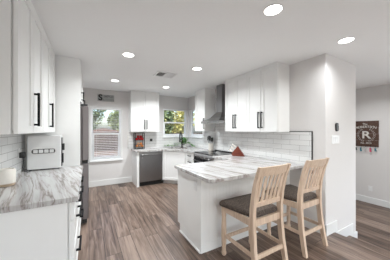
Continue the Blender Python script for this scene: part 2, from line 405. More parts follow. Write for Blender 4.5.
# ---------------------------------------------------------------- cabinets
def pull(parent, x, z, y, L, vertical=True, name='handle', out=.038, r=.0078):
    b = MB()
    if vertical:
        b.box(x-r, x+r, y-out, y-out+2*r, z-L/2, z+L/2, bev=.001)
        for q in (-1, 1): b.box(x-r, x+r, y-out+2*r, y, z+q*(L/2-.012)-r, z+q*(L/2-.012)+r)
    else:
        b.box(x-L/2, x+L/2, y-out, y-out+2*r, z-r, z+r, bev=.001)
        for q in (-1, 1): b.box(x+q*(L/2-.012)-r, x+q*(L/2-.012)+r, y-out+2*r, y, z-r, z+r)
    return b.build(name, M['black'], parent)
def upper(label, loc, rz, w, z0, z1, d, nd, pulls, group, ends=(), L=.26, pz=None):
    # local: front faces -y, x to the right, base at z0; doors' faces at y=0, body behind
    t = thing('wall_cabinet', label, 'cabinet', (loc[0], loc[1], z0), rz, group)
    h = z1-z0
    MB().box(.003, w-.003, .033, d, 0, h).box(.02, w-.02, .0215, .033, .02, h-.02).build('body', M['white'], t)
    crown = .035
    MB().box(0, w, .004, .0215, h-crown+.004, h).build('top_rail', M['white'], t)
    dw = w/nd
    for i in range(nd):
        dr = MB().shaker(dw-.006, h-crown-.004, i*dw+.003, .002, .0215, .0215).build('door', M['white'], t)
        if pulls[i]:
            x = i*dw+(dw-.032 if pulls[i] > 0 else .032)
            pull(dr, x, (pz if pz else .06+L/2), 0, L)
    for e in ends:
        if e < 0: MB().shaker(d-.002, h, 0, 0, 0, .014, .055, .006).build('end_panel', M['white'], t)
    return t
ZU = 1.395
GL = 'white wall cabinets over the left counter'
# left uppers: face +x => rz=90deg, local x -> +Y
uA = upper('white two-door shaker wall cabinet nearest the camera on the left wall', (-.399, 1.612, 0), PI/2, .764, ZU, C, .329, 2, (0, -1), GL, L=.28)
uB = upper('white two-door shaker wall cabinet on the left, next to the tall refrigerator panel', (-.399, 2.378, 0), PI/2, .764, ZU, C, .329, 2, (1, 0), GL, L=.28)
# shaker end panel on the near end of the first left upper (world -Y side)
ep = MB().shaker(.296, C-ZU, 0, 0, 0, .014, .05, .006).build('end_panel', M['white'], uA)
ep.matrix_local = Matrix.Rotation(-PI/2, 4, 'Z') @ Matrix.Identity(4)
ep.location = (0, .3285, 0)
GR = 'white wall cabinets over the peninsula end of the right wall'
# right uppers: face -x => rz=-90deg, local x -> -Y
upper('white two-door shaker wall cabinet beside the range hood', (2.47, 3.083, 0), -PI/2, .619, ZU, C, .306, 2, (1, -1), GR, L=.27)
upper('white two-door shaker wall cabinet nearest the painted wall corner on the right', (2.47, 2.463, 0), -PI/2, .622, ZU, C, .306, 2, (1, -1), GR, L=.27)
upper('narrow white wall cabinet left of the steel range hood', (2.47, 4.356, 0), -PI/2, .496, ZU, C, .306, 1, (1,), None, L=.26)
upper('white two-door shaker wall cabinet above the dishwasher on the far wall', (.945, 5.01, 0), 0, .755, 1.385, C, .329, 2, (1, -1), None, L=.26)

# tall refrigerator surround
MB_ = MB().box(-.729, -.112, 3.193, 3.222, 0, C-.001, bev=.002).build('tall_end_panel', M['white'])
tag(MB_, 'tall white panel standing between the left counter and the refrigerator', 'panel')
fc = thing('wall_cabinet', 'white cabinet bridging above the refrigerator', 'cabinet', (-.10, 3.224, 1.84), PI/2)
MB().box(0, .93, .022, .629, 0, C-1.84).build('body', M['white'], fc)
for i in range(2):
    dr = MB().shaker(.461, C-1.84-.04, .002+i*.465, .002, .0215, .0215).build('door', M['white'], fc)
    pull(dr, (.03 if i == 0 else .9), .085, 0, .13)
MB().box(0, .93, .004, .0215, C-1.84-.036, C-1.84).build('top_rail', M['white'], fc)
o = MB().box(-.729, -.112, 4.157, 4.186, 0, C-.001, bev=.002).build('tall_end_panel', M['white'])
tag(o, 'tall white panel on the far side of the refrigerator', 'panel')

fr = thing('refrigerator', 'stainless steel french-door refrigerator between white tall panels', 'refrigerator', (-.005, 3.232, 0), PI/2)
MB().box(.005, .905, .09, .70, .03, 1.77).build('body', M['fridge'], fr)
for i in range(2):
    dr = MB().box(.005+i*.452, .452+i*.452, 0, .083, .97, 1.785, bev=.008).build('door', M['fridge'], fr)
    x = .42 if i == 0 else .49
    MB().cyl((x, -.045, 1.05), (x, -.045, 1.6), .011).cyl((x, -.045, 1.08), (x, 0, 1.08), .008).cyl((x, -.045, 1.57), (x, 0, 1.57), .008).build('handle', M['chrome'], dr, True) if False else None
MB().box(.015, .895, .01, .083, .925, .968).build('door_seam', M['dark'], fr)
dr = MB().box(.005, .905, 0, .083, .09, .922, bev=.008).build('freezer_drawer', M['fridge'], fr)
MB().box(.02, .89, .02, .083, .03, .088).build('toe_grille', M['dark'], fr)
MB().box(.01, .06, .012, .16, 1.786, 1.812, bev=.004).build('hinge_cover', M['dark'], fr)
for x in (.06, .85):
    for y in (.13, .65): MB().cyl((x, y, 0), (x, y, .03), .02).build('foot', M['dark'], fr)

# base cabinets
def base_unit(label, loc, rz, w, d, fronts, group=None, kick=True, top=.873, ends=None):
    """local front faces -y; fronts: list of (kind,z0,z1,x0,x1,pull)"""
    t = thing('base_cabinet', label, 'cabinet', (loc[0], loc[1], 0), rz, group)
    MB().box(0, w, .022, d, .105, top).build('body', M['white'], t)
    MB().box(0, w, .085, d, 0, .104).build('toe_kick', M['white'], t)
    for kind, z0, z1, x0, x1, pl in fronts:
        if kind == 'drawer':
            o = MB().shaker(x1-x0-.004, z1-z0-.004, x0+.002, z0+.002, .0215, .0215, .045 if z1-z0 > .2 else .03, .006).build('drawer', M['white'], t)
            if pl: pull(o, (x0+x1)/2, z1-.055 if z1-z0 > .2 else (z0+z1)/2, 0, pl, False)
        else:
            o = MB().shaker(x1-x0-.004, z1-z0-.004, x0+.002, z0+.002, .0215, .0215).build('door', M['white'], t)
            if pl: pull(o, x1-.032 if pl > 0 else x0+.032, z1-.16, 0, abs(pl))
    return t
def bank(w, L): return [('drawer', .72, .868, 0, w, L), ('drawer', .415, .718, 0, w, L), ('drawer', .108, .413, 0, w, L)]
lb = base_unit('white drawer base cabinet at the near end of the left counter', (-.10, 1.725, 0), PI/2, .70, .628, bank(.70, .25), 'white drawer base cabinets under the left counter')
base_unit('white drawer base cabinet next to the refrigerator panel', (-.10, 2.427, 0), PI/2, .764, .628, bank(.764, .25), 'white drawer base cabinets under the left counter')
o = MB().box(-.729, -.141, 1.705, 1.724, 0, .873).build('end_panel', M['white'])
o.parent = lb; o.matrix_parent_inverse = (Matrix.Translation(lb.location) @ Matrix.Rotation(PI/2, 4, 'Z')).inverted()
o = MB().box(-.131, -.122, 1.707, 1.724, .0, .873).build('stile', M['white'])
o.parent = lb; o.matrix_parent_inverse = (Matrix.Translation(lb.location) @ Matrix.Rotation(PI/2, 4, 'Z')).inverted()

# far wall run
o = MB().prism([(1.035, 4.745), (1.093, 4.745), (1.093, 5.3385), (1.035, 5.3385)], 0, .873).build('base_filler_panel', M['white'])
tag(o, 'white end panel left of the dishwasher', 'panel')
dwr = thing('dishwasher', 'stainless steel dishwasher with a wide bar handle under the far counter', 'dishwasher', (1.097, 4.735, 0))
MB().box(.004, .596, .05, .58, .1, .868).build('body', M['dark'], dwr)
MB().box(.003, .597, 0, .048, .115, .795, bev=.006).build('door', M['steelv'], dwr)
MB().box(.003, .597, .002, .048, .80, .866, bev=.004).build('control_strip', M['steel'], dwr)
b = MB().box(.03, .57, -.045, -.02, .785, .812, bev=.009)
for x in (.05, .55): b.box(x-.012, x+.012, -.022, .002, .788, .809)
b.build('handle', M['steel'], dwr)
MB().box(.004, .596, .075, .10, .0, .112).build('toe_kick', M['dark'], dwr)
b = MB().box(.05, .09, -.0012, .001, .72, .726); b.build('badge', M['chrome'], dwr)

cs = thing('corner_sink_cabinet', 'white diagonal corner base cabinet with one shaker door under the sink', 'cabinet', (1.70, 4.756, 0))
dd = .47
MB().prism([(0, 0), (dd, -dd), (1.075, -dd), (1.075, .582), (0, .582)], .105, .873).build('body', M['white'], cs)
MB().prism([(.06, .06), (dd+.06, -dd+.06), (1.07, -dd+.06), (1.07, .58), (.06, .58)], 0, .104).build('toe_kick', M['white'], cs)
dl = dd*math.sqrt(2)
o = MB().shaker(dl-.07, .745, .035, .115, -.001, .02).build('door', M['white'], cs); o.rotation_euler = (0, 0, -PI/4)
hd = pull(o, dl-.07, .77, -.02, .12) if False else None

base_unit('narrow white drawer stack between the corner sink cabinet and the range', (2.15, 4.282, 0), -PI/2, .472, .626, [('drawer', .72, .868, 0, .472, .13), ('drawer', .57, .718, 0, .472, .13), ('drawer', .34, .568, 0, .472, .13), ('drawer', .108, .338, 0, .472, .13)])
base_unit('white base cabinet between the range and the peninsula', (2.15, 3.04, 0), -PI/2, .568, .626, [('drawer', .72, .868, 0, .568, .2), ('door', .108, .718, 0, .568, .2)])
# range
rg = thing('range', 'slide-in electric range with black glass cooktop and black oven door', 'range', (2.125, 3.808, 0), -PI/2)
rw = .764
MB().box(.002, rw-.002, .045, .632, .06, .905).build('body', M['steel'], rg)
MB().box(.0, rw, .02, .60, .906, .922, bev=.003).build('cooktop', M['glassblack'], rg)
b = MB().loft([[(.002, 0, .80), (rw-.002, 0, .80), (rw-.002, .05, .80), (.002, .05, .80)], [(.002, .0, .86), (rw-.002, .0, .86), (rw-.002, .05, .86), (.002, .05, .86)], [(.002, .03, .912), (rw-.002, .03, .912), (rw-.002, .05, .912), (.002, .05, .912)]])
b.build('control_panel', M['steel'], rg)
for i in range(4):
    x = .1+i*.188
    MB().cyl((x, -.03, .83), (x, 0, .83), .019, .022, 16).build('knob', M['chrome'], rg, True)
MB().box(.004, rw-.004, .0, .044, .20, .795, bev=.004).build('oven_door', M['glassblack'], rg)
b = MB().box(.05, rw-.05, -.055, -.035, .735, .755, bev=.007)
for x in (.08, rw-.08): b.box(x-.01, x+.01, -.036, .001, .737, .753)
b.build('handle', M['steel'], rg)
MB().box(.004, rw-.004, .0, .044, .07, .195, bev=.004).build('warming_drawer', M['steel'], rg)
MB().box(0, rw, .602, .638, .906, .938, bev=.004).build('rear_vent', M['blackp'], rg)
for (x, y, r) in ((.2, .17, .09), (.56, .17, .075), (.2, .43, .07), (.56, .43, .09)):
    b = MB(); b.lathe([(r, .9222), (r, .9226), (r-.004, .9226), (r-.004, .9222)], (x, y), 28); b.build('burner_ring', M['lettergrey'], rg)
for x in (.05, rw-.05):
    for y in (.1, .6): MB().cyl((x, y, 0), (x, y, .06), .018).build('foot', M['dark'], rg)

# hood
hz = 1.575
hd = thing('range_hood', 'stainless steel chimney range hood with flared canopy above the range', 'range hood', (2.32, 3.808, hz), -PI/2)
MB().box(0, .722, 0, .444, 0, .05, bev=.002).build('rim', M['steel'], hd)
x0, x1 = .255, .475
b = MB().loft([[(0.004, .004, .051), (.718, .004, .051), (.718, .444, .051), (.004, .444, .051)], [(.16, .16, .13), (.56, .16, .13), (.56, .444, .13), (.16, .444, .13)],
    [(x0, .265, .255), (x1, .265, .255), (x1, .444, .255), (x0, .444, .255)]])
b.build('canopy', M['steel'], hd)
MB().box(x0, x1, .265, .444, .256, .60, bev=.001).box(x0+.006, x1-.006, .271, .444, .60, C-hz-.001, bev=.001).build('chimney', M['steelv'], hd)
MB().box(.04, .68, .03, .43, -.006, -.0005).build('filter', M['chrome'], hd)
for i in range(4): MB().cyl((.30+i*.035, -.003, .025), (.30+i*.035, .001, .025), .008, seg=10).build('button', M['blackp'], hd)

# peninsula
pc = thing('peninsula_cabinet', 'long white peninsula cabinet carrying the overhanging counter by the stools', 'cabinet', (1.117, 1.84, 0))
PX, PY = XR-.001-1.117, .632
MB().box(.02, PX, .014, PY-.024, .105, .873).build('body', M['white'], pc)
MB().box(.02, PX, .014, PY-.085, 0, .104).build('toe_kick', M['white'], pc)
b = MB().prism([(0, 0), (.018, 0), (.018, PY), (0, PY)], .105, .873).prism([(0, 0), (.018, 0), (.018, PY-.075), (0, PY-.075)], 0, .104)
b.build('end_panel', M['white'], pc)
b = MB().box(.02, PX, 0, .012, 0, .873)
b.build('back_panel', M['white'], pc)
b = MB().box(0, .065, -.009, -.0005, 0, .873)
x = .075
while x < PX-.02:
    b.box(x, min(x+.048, PX), -.0018, -.0005, .10, .873); x += .0505
b.box(.065, PX, -.011, -.0005, 0, .10)
b.build('beadboard', M['white'], pc)
MB().box(-.012, -.001, 0, PY-.075, 0, .018).build('shoe_moulding', M['trim'], pc)
for i in range(2):
    MB().shaker(.45, .75, .1+i*.46, .115, PY-.003, -.02, .058, -.009).build('door', M['white'], pc)

# outlets
def outlet(name, label, loc, rz, n=1, kind='outlet', mat='plate'):
    t = thing(name, label, kind, loc, rz)
    w = .07*n if n > 1 else .072
    MB().box(-w/2, w/2, -.006, 0, -.058, .058, bev=.002).build('cover_plate', M[mat], t)
    for i in range(n):
        x = (i-(n-1)/2)*.046
        if kind == 'switch': MB().box(x-.016, x+.016, -.010, -.0065, -.033, .033, bev=.001).build('rocker', M['plate'], t)
        else:
            for q in (-.021, .021): MB().box(x-.016, x+.016, -.009, -.0065, q-.014, q+.014, bev=.002).build('socket', M[mat if mat != 'plate' else 'trim'], t)
    return t
outlet('wall_outlet', 'white outlet on the white end panel of the peninsula', (1.1165, 1.955, .755), -PI/2)
t = thing('wall_outlet', 'small black outlet in the far tile backsplash above the dishwasher', 'outlet', (1.564, YF-.0125, 1.137))
MB().box(-.037, .037, -.006, 0, -.037, .037, bev=.002).build('cover_plate', M['blackp'], t)
MB().box(-.018, .018, -.009, -.0065, -.022, .022, bev=.002).build('socket', M['dark'], t)
outlet('wall_outlet', 'white outlet low on the wall of the sunken room under the wooden sign', (XLR-.0005, 1.82, .02), -PI/2)
outlet('light_switch', 'white two-gang switch plate on the wall corner under the black oval device', (3.035, YC-.0005, 1.288), 0, 3, 'switch')
t = thing('wall_device', 'small black oval device mounted on the wall corner above the switch plate', 'wall device', (3.055, YC-.0005, 1.465))
b = MB(); 
pts = [(.032*math.cos(a), .055*(1 if math.sin(a) > 0 else -1)*.55+.030*math.sin(a)) for a in [2*PI*i/24 for i in range(24)]]
b.prism(pts, 0, .022, bev=.004); o = b.build('housing', M['blackp'], t); o.rotation_euler = (PI/2, 0, 0)
o = MB().prism([(.010*math.cos(2*PI*i/16)+.012, .010*math.sin(2*PI*i/16)+.028) for i in range(16)], .0225, .025).build('sensor', M['lettergrey'], t); o.rotation_euler = (PI/2, 0, 0)

# ---------------------------------------------------------------- countertops
ZT = (.8745, .914)
o = MB().prism([(-.729, 1.69), (-.072, 1.69), (-.072, 3.1915), (-.729, 3.1915)], *ZT, bev=.004).build('countertop', M['marble'])
tag(o, 'veined marble countertop on the left holding the white box and candle', 'countertop', 'veined marble countertops')
o = MB().prism([(1.075, 1.605), (1.10, 1.58), (2.757, 1.58), (2.757, 3.035), (2.12, 3.035), (2.12, 2.52), (1.10, 2.52), (1.075, 2.495)], *ZT, bev=.004).build('countertop', M['marble'])
tag(o, 'veined marble peninsula countertop overhanging behind the two stools', 'countertop', 'veined marble countertops')
o = MB().prism([(1.0, 4.71), (1.68, 4.71), (2.12, 4.27), (2.12, 3.813), (2.757, 3.813), (2.757, YF-.014), (1.0, YF-.014)], *ZT, bev=.004).build('countertop', M['marble'])
tag(o, 'veined marble corner countertop around the sink under the far window', 'countertop', 'veined marble countertops')
# sink opening cut with a boolean
SCN = Vector((2.22, 4.80, 0)); R45 = Matrix.Translation(SCN) @ Matrix.Rotation(-PI/4, 4, 'Z')
cut = MB().box(-.27, .27, -.19, .19, .6, 1.2, mtx=R45).build('cutter', M['dark'])
md = o.modifiers.new('b', 'BOOLEAN'); md.object = cut; md.solver = 'EXACT'
bpy.context.view_layer.update()
me = bpy.data.meshes.new_from_object(o.evaluated_get(bpy.context.evaluated_depsgraph_get()))
o.modifiers.clear(); o.data = me; bpy.data.objects.remove(cut)
# make the same opening in the corner cabinet body
cb = [x for x in bpy.data.objects if x.parent == cs and x.name.startswith('body')][0]
cut = MB().box(-.30, .30, -.22, .22, .62, 1.2, mtx=R45).build('cutter', M['dark'])
md = cb.modifiers.new('b', 'BOOLEAN'); md.object = cut; md.solver = 'EXACT'
bpy.context.view_layer.update()
me = bpy.data.meshes.new_from_object(cb.evaluated_get(bpy.context.evaluated_depsgraph_get()))
cb.modifiers.clear(); cb.data = me; bpy.data.objects.remove(cut)
b = MB()
for a in [(-.285, -.27, -.2, .2, .66, .873), (.27, .285, -.2, .2, .66, .873), (-.27, .27, -.205, -.19, .66, .873), (-.27, .27, .19, .205, .66, .873), (-.285, .285, -.205, .205, .65, .659)]: b.box(*a)
sk = b.build('sink', M['steel']); sk.location = SCN; sk.rotation_euler = (0, 0, -PI/4)
tag(sk, 'undermount steel sink set diagonally in the corner counter', 'sink')
MB().lathe([(.035, .6592), (.035, .663), (.02, .663), (.02, .6592)]).build('drain', M['chrome'], sk)

fa = thing('faucet', 'tall matte black gooseneck faucet behind the corner sink', 'faucet', (2.37, 4.95, .9145), -PI/4)
MB().lathe([(.028, 0), (.028, .012), (.018, .03), (.018, .11), (.014, .12)]).build('base', M['black'], fa, True)
pts = [(0, 0, .12), (0, 0, .34)]+[(0, -.085+.085*math.cos(a), .34+.095*math.sin(a)) for a in [PI*i/10 for i in range(1, 11)]]+[(0, -.17, .27)]
MB().tube(pts, .0175, 12).build('spout', M['black'], fa, True)
MB().cyl((0, -.17, .27), (0, -.17, .17), .021, .023).build('spray_head', M['black'], fa, True)
MB().tube([(.016, 0, .08), (.05, 0, .085), (.085, -.01, .10)], [.009, .008, .007]).build('lever', M['black'], fa, True)

# ---------------------------------------------------------------- backsplashes
b = MB().box(XR-.012, XR-.0005, 1.50, YF-.013, .9145, 1.229).box(XR-.012, XR-.0005, 1.50, 4.40, 1.229, 1.394).box(XR-.012, XR-.0005, 3.087, 3.856, 1.394, 1.86).box(XR-.012, XR-.0005, 5.28, YF-.013, 1.229, 1.394)
o = b.build('tile_backsplash', M['tile_y']); tag(o, 'white subway tile backsplash along the right wall behind range and peninsula', 'backsplash', 'subway tile backsplashes')
MB().box(XR-.014, XR-.0005, 1.489, 1.4995, .80, 1.405).box(XR-.014, XR-.0005, 1.4997, 1.838, 1.3945, 1.405).build('edge_trim', M['black'], o)
b = MB().box(.93, w2[0]-.03, YF-.012, YF-.0005, .9145, 1.384).box(w2[0]-.03, XR-.0125, YF-.012, YF-.0005, .9145, 1.196)
o = b.build('tile_backsplash', M['tile_x']); tag(o, 'white subway tile backsplash on the far wall above the dishwasher', 'backsplash', 'subway tile backsplashes')
MB().box(.922, .9295, YF-.013, YF-.0005, .9145, 1.384).build('edge_trim', M['chrome'], o)
o = MB().box(XL+.0005, XL+.010, 1.70, 3.192, .9145, 1.394).build('tile_backsplash', M['tile_y']); tag(o, 'white subway tile backsplash on the left wall behind the candle', 'backsplash', 'subway tile backsplashes')

# ---------------------------------------------------------------- ceiling lamps and vent
lamps = [((1.378, 1.067), 'round recessed ceiling lamp nearest the camera, near the top edge of the photo', 1.0),
         ((2.575, 1.013), 'round recessed ceiling lamp by the painted wall corner on the right', 1.0),
         ((.472, 2.681), 'round recessed ceiling lamp just left of the ceiling vent', 1.0),
         ((1.582, 2.719), 'round recessed ceiling lamp right of the ceiling vent', 1.0),
         ((1.612, 4.252), 'round recessed ceiling lamp in front of the sink window', 1.0),
         ((.474, 4.222), 'round recessed ceiling lamp nearest the tall window with the blind', 1.0)]
proto = None
for (x, y), lab, k in lamps:
    if proto is None:
        proto = thing('recessed_lamp', lab, 'ceiling lamp', (x, y, C), 0, 'recessed ceiling lamps'); t = proto
        b = MB().lathe([(.079, -.001), (.079, -.004), (.074, -.007), (.071, -.007), (.071, -.001)], seg=32); b.build('trim_ring', M['plate'], t, True)
        MB().lathe([(.070, -.002), (.070, -.007), (.001, -.0085)], seg=32).build('lens', M['lens'], t)
    else:
        t = copy_tree(proto); t.location = (x, y, C); t['label'] = lab
for (x, y) in [p for p, _, _ in lamps]+[(.4, -.9), (2.0, -.9), (4.8, 1.6), (4.8, -.6)]:  # last four positions are added fill lights with no lamp fixture
    l = bpy.data.lights.new('lamp_and_fill_light', 'AREA'); l.shape = 'DISK'; l.size = .14; l.energy = LAMP_POWER*(1.3 if 2 < y < 3 and x < 1 else 1.75 if 2 < y else 1.2 if x > 4 else 1.5 if y < 0 and x < 1 else .72); l.color = (.945, .985, 1); l.spread = math.radians(150)
    o = bpy.data.objects.new('lamp_and_fill_light', l); COL.objects.link(o); o.location = (x, y, C-.012)
vt = thing('ceiling_vent', 'white rectangular air vent with angled louvres in the ceiling', 'vent', (1.235, 3.30, C))
VX, VY = .185, .155
MB().box(-VX, VX, -VY, -VY+.03, -.014, -.0005, bev=.003).box(-VX, VX, VY-.03, VY, -.014, -.0005, bev=.003).box(-VX, -VX+.03, -VY+.03, VY-.03, -.014, -.0005).box(VX-.03, VX, -VY+.03, VY-.03, -.014, -.0005).box(-.014, .014, -VY+.03, VY-.03, -.014, -.0005).build('frame', M['plate'], vt)
MB().box(-VX+.03, VX-.03, -VY+.03, VY-.03, -.0015, -.0006).build('duct', M['dark'], vt)
for xa, xb in ((-VX+.031, -.015), (.015, VX-.031)):
    b = MB()
    for i in range(6):
        x = xa+.014+i*(xb-xa-.028)/5
        b.box(x-.009, x+.009, -VY+.031, VY-.031, -.0085, -.0072, mtx=Matrix.Translation((x, 0, -.008)) @ Matrix.Rotation(math.radians(-28 if xa < 0 else 8), 4, 'Y') @ Matrix.Translation((-x, 0, .008)))
    b.build('louvres', M['plate'], vt)

# ---------------------------------------------------------------- stools
def stool(label, loc):
    t = thing('counter_stool', label, 'stool', loc, 0, 'counter stools at the peninsula')
    Wd = M['stoolwood']
    # front turned legs
    for sx in (-1, 1):
        MB().lathe([(.016, 0), (.026, .012), (.029, .035), (.022, .058), (.024, .066), (.020, .078), (.026, .11), (.029, .2), (.0285, .34), (.024, .44), (.028, .455), (.024, .47), (.029, .485), (.029, .567)], (sx*.212, .215), 16).build('leg', Wd, t, True)
    # rear legs sweep up into the back posts
    for sx in (-1, 1):
        secs = []
        for z, y, w, dpt, x in [(0, -.275, .017, .021, .215), (.12, -.252, .018, .023, .212), (.3, -.222, .019, .025, .206), (.5, -.205, .019, .026, .200), (.66, -.205, .019, .025, .199), (.8, -.222, .018, .022, .200), (.95, -.256, .017, .019, .204), (1.085, -.303, .016, .015, .208)]:
            x *= sx; secs.append([(x-w, y-dpt, z), (x+w, y-dpt, z), (x+w, y+dpt, z), (x-w, y+dpt, z)])
        MB().loft(secs).build('leg', Wd, t)
    # aprons
    MB().box(-.186, .186, .20, .224, .50, .567).build('apron', Wd, t)
    MB().box(-.180, .180, -.217, -.193, .50, .567).build('apron', Wd, t)
    for sx in (-1, 1): MB().loft([[(sx*.198-.011, -.178, .50), (sx*.198+.011, -.178, .50), (sx*.198+.011, -.178, .567), (sx*.198-.011, -.178, .567)], [(sx*.212-.011, .188, .50), (sx*.212+.011, .188, .50), (sx*.212+.011, .188, .567), (sx*.212-.011, .188, .567)]]).build('apron', Wd, t)
    # seat cushion, wider in front, rounded
    b = bmesh.new(); cush = MB(); cush.bm = b
    out = []
    secs = []
    def ring(k, z):
        pts = []
        for cx, cy, a0 in ((.262, .235, 0), (-.262, .235, 90), (-.175, -.172, 180), (.175, -.172, 270)):
            r = .045*k
            ox = cx-math.copysign(.045, cx); oy = cy-math.copysign(.045, cy)
            if cy < 0: ox = cx-math.copysign(.02, cx); oy = cy+.0; r = .02*k
            for q in (0, 30, 60, 90):
                a = math.radians(a0+q); pts.append((ox*(1 if k > .5 else .8)+r*math.cos(a), oy*(1 if k > .5 else .8)+r*math.sin(a), z))
        return pts
    rings = [ring(.9, .568), ring(1.35, .578), ring(1.45, .598), ring(1.1, .618), ring(.55, .628), [(p[0]*.6, p[1]*.6, .637) for p in ring(.5, .637)]]
    cush.loft(rings); cush.build('seat_cushion', M['fabric'], t, True)
    # stretchers
    for sx in (-1, 1):
        MB().loft([[(sx*.212-.009, .19, .215), (sx*.212+.009, .19, .215), (sx*.212+.009, .19, .250), (sx*.212-.009, .19, .250)], [(sx*.208-.009, -.215, .215), (sx*.208+.009, -.215, .215), (sx*.208+.009, -.215, .250), (sx*.208-.009, -.215, .250)]]).build('stretcher', Wd, t)
    MB().box(-.19, .19, .205, .223, .185, .222).build('stretcher', Wd, t)
    MB().box(-.192, .192, -.246, -.228, .205, .245).build('stretcher', Wd, t)
    # back rails (slightly curved) and slats
    def yb(z):
        P = [(.66, -.205), (.8, -.222), (.95, -.256), (1.085, -.303)]
        for (a, ya), (c, yc) in zip(P, P[1:]):
            if z <= c: return ya+(yc-ya)*(z-a)/(c-a)
        return P[-1][1]
    def rail(z0, z1, hw, sag, nm, crest=0):
        secs = []
        for i in range(9):
            u = -1+i/4; x = u*hw; o_ = -sag*(1-u*u); zt = z1+crest*(1-u*u)
            secs.append([(x, yb(z0)-.011+o_, z0), (x, yb(z0)+.011+o_, z0), (x, yb(z1)+.010+o_, zt), (x, yb(z1)-.010+o_, zt)])
        MB().loft(secs).build(nm, Wd, t)
    rail(.995, 1.080, .192, .018, 'top_rail', .004)
    rail(.685, .728, .183, .003, 'lower_rail')
    for i in range(6):
        u = (i-2.5)/2.5; xb_ = u*.146; xt = u*.152
        secs = []
        for k in range(7):
            z = .726+(.997-.726)*k/6; x = xb_+(xt-xb_)*k/6; f = k/6; sag = (.003*(1-f)+.018*f)*(1-(u*.75)**2); y = yb(z)-sag-.004*math.sin(PI*f)+.002
            secs.append([(x-.0155, y-.005, z), (x+.0155, y-.005, z), (x+.0155, y+.005, z), (x-.0155, y+.005, z)])
        MB().loft(secs).build('slat', Wd, t)
    return t
st = stool('bleached wooden counter stool nearer the camera with brown seat and slatted back', (1.550, 1.475, 0))
s2_ = copy_tree(st); s2_.location = (2.325, 1.485, 0); s2_['label'] = 'bleached wooden counter stool farther right, beside the painted wall corner'

# ---------------------------------------------------------------- things on the counters
bx = thing('toaster_oven', 'white boxy toaster with a long slotted side window on the left counter', 'toaster', (-.665, 3.015, .9145))
bw, bh, bd = .345, .440, .155
MB().box(0, bw, 0, bd, .012, bh, bev=.010).build('body', M['plate'], bx)
def rr(w, h, r, n=5):
    p = []
    for cx, cy, a0 in ((w/2-r, h/2-r, 0), (-w/2+r, h/2-r, 90), (-w/2+r, -h/2+r, 180), (w/2-r, -h/2+r, 270)):
        for i in range(n): a = math.radians(a0+90*i/(n-1)); p.append((cx+r*math.cos(a), cy+r*math.sin(a)))
    return p
def front(bm_, name, mat, x, z, y, par):
    o = bm_.build(name, mat, par); o.rotation_euler = (PI/2, 0, 0); o.location = (x, y, z); return o
front(MB().prism(rr(.25, .068, .030), 0, .004), 'window_bezel', M['chrome'], .165, .240, 0, bx)
front(MB().prism(rr(.238, .056, .026), .0042, .006), 'window_pane', M['blackp'], .165, .240, 0, bx)
for i in range(4):
    front(MB().prism(rr(.044, .042, .006), .0062, .0075), 'window_lens', M['plate'], .085+i*.054, .240, 0, bx)
MB().box(bw+.0005, bw+.010, .02, bd-.02, .03, bh-.03, bev=.003).build('front_door', M['glassblack'], bx)
MB().box(bw+.0105, bw+.035, .03, .05, .24, .33, bev=.006).box(bw+.0105, bw+.024, .04, .06, .07, .2, bev=.004).build('handle', M['blackp'], bx)
for x in (.03, bw-.03):
    for y in (.03, bd-.03): MB().cyl((x, y, 0), (x, y, .0125), .012, seg=10).build('foot', M['blackp'], bx)
# outlet with plug on the left wall
outlet('wall_outlet', 'white outlet with a black plug on the left wall beside the white box', (XL+.0105, 2.935, 1.15), PI/2)
pg = thing('power_plug', 'black plug and cord in the left wall outlet', 'plug', (XL+.0205, 2.93, 1.13))
MB().box(0, .05, -.022, .022, -.035, .03, bev=.006).build('plug', M['blackp'], pg)
MB().tube([(.03, 0, -.03), (.035, 0, -.09), (.03, -.005, -.15), (.045, -.01, -.195), (.075, -.005, -.21), (.085, .05, -.2115), (.07, .075, -.2115)], .004, 8).build('cord', M['blackp'], pg, True)
# candle / pot
cp = thing('candle_bowl', 'cream round bowl candle with a tan base at the left edge of the counter', 'candle', (-.656, 2.33, .9145))
MB().lathe([(.05, 0), (.059, .004), (.063, .02), (.064, .026)], seg=28).build('base', wood('tan_base', [(.45, .33, .22), (.6, .47, .35)], (1, 1, 10)), cp, True)
MB().lathe([(.064, .0265), (.066, .05), (.066, .135), (.061, .150), (.054, .154), (.052, .14), (.001, .138)], seg=28).build('bowl', M['cream'], cp, True)

# fruit rack
fk = thing('fruit_rack', 'two-tier black wire fruit rack at the left end of the far counter', 'rack', (1.195, 5.20, .9145))
RW, RD, RH = .12, .085, .43
def ringw(b, z, r=.006, w=RW, d=RD): 
    for p, q in (((-w, -d), (w, -d)), ((w, -d), (w, d)), ((w, d), (-w, d)), ((-w, d), (-w, -d))): b.cyl((*p, z), (*q, z), r, seg=6)
b = MB()
for x in (-RW, RW):
    for y in (-RD, RD): b.cyl((x, y, 0), (x, y, RH), .009, seg=8)
ringw(b, RH); ringw(b, .006)
b.build('frame', M['black'], fk)
for z in (.045, .235):
    b = MB(); ringw(b, z, .003); ringw(b, z+.065, .003)
    for i in range(9):
        x = -RW+.24*i/8; b.cyl((x, -RD, z), (x, RD, z), .0018, seg=5); b.cyl((x, -RD, z), (x, -RD, z+.065), .0018, seg=5)
    b.build('basket', M['black'], fk)
def fruit(name, lab, mat, x, y, z, r, cat, grp):
    t = thing(name, lab, cat, (1.195+x, 5.20+y, .9145+z), random.random()*6, grp)
    MB().lathe([(.001, .06*r), (r*.45, 0), (r*.85, r*.35), (r, r*.95), (r*.86, r*1.55), (r*.45, r*1.85), (r*.12, r*1.74)], seg=16).build('flesh', M[mat], t, True)
    MB().cyl((0, 0, r*1.73), (r*.1, 0, r*2.1), .0025, seg=6).build('stem', M['bark'], t)
ix = 0
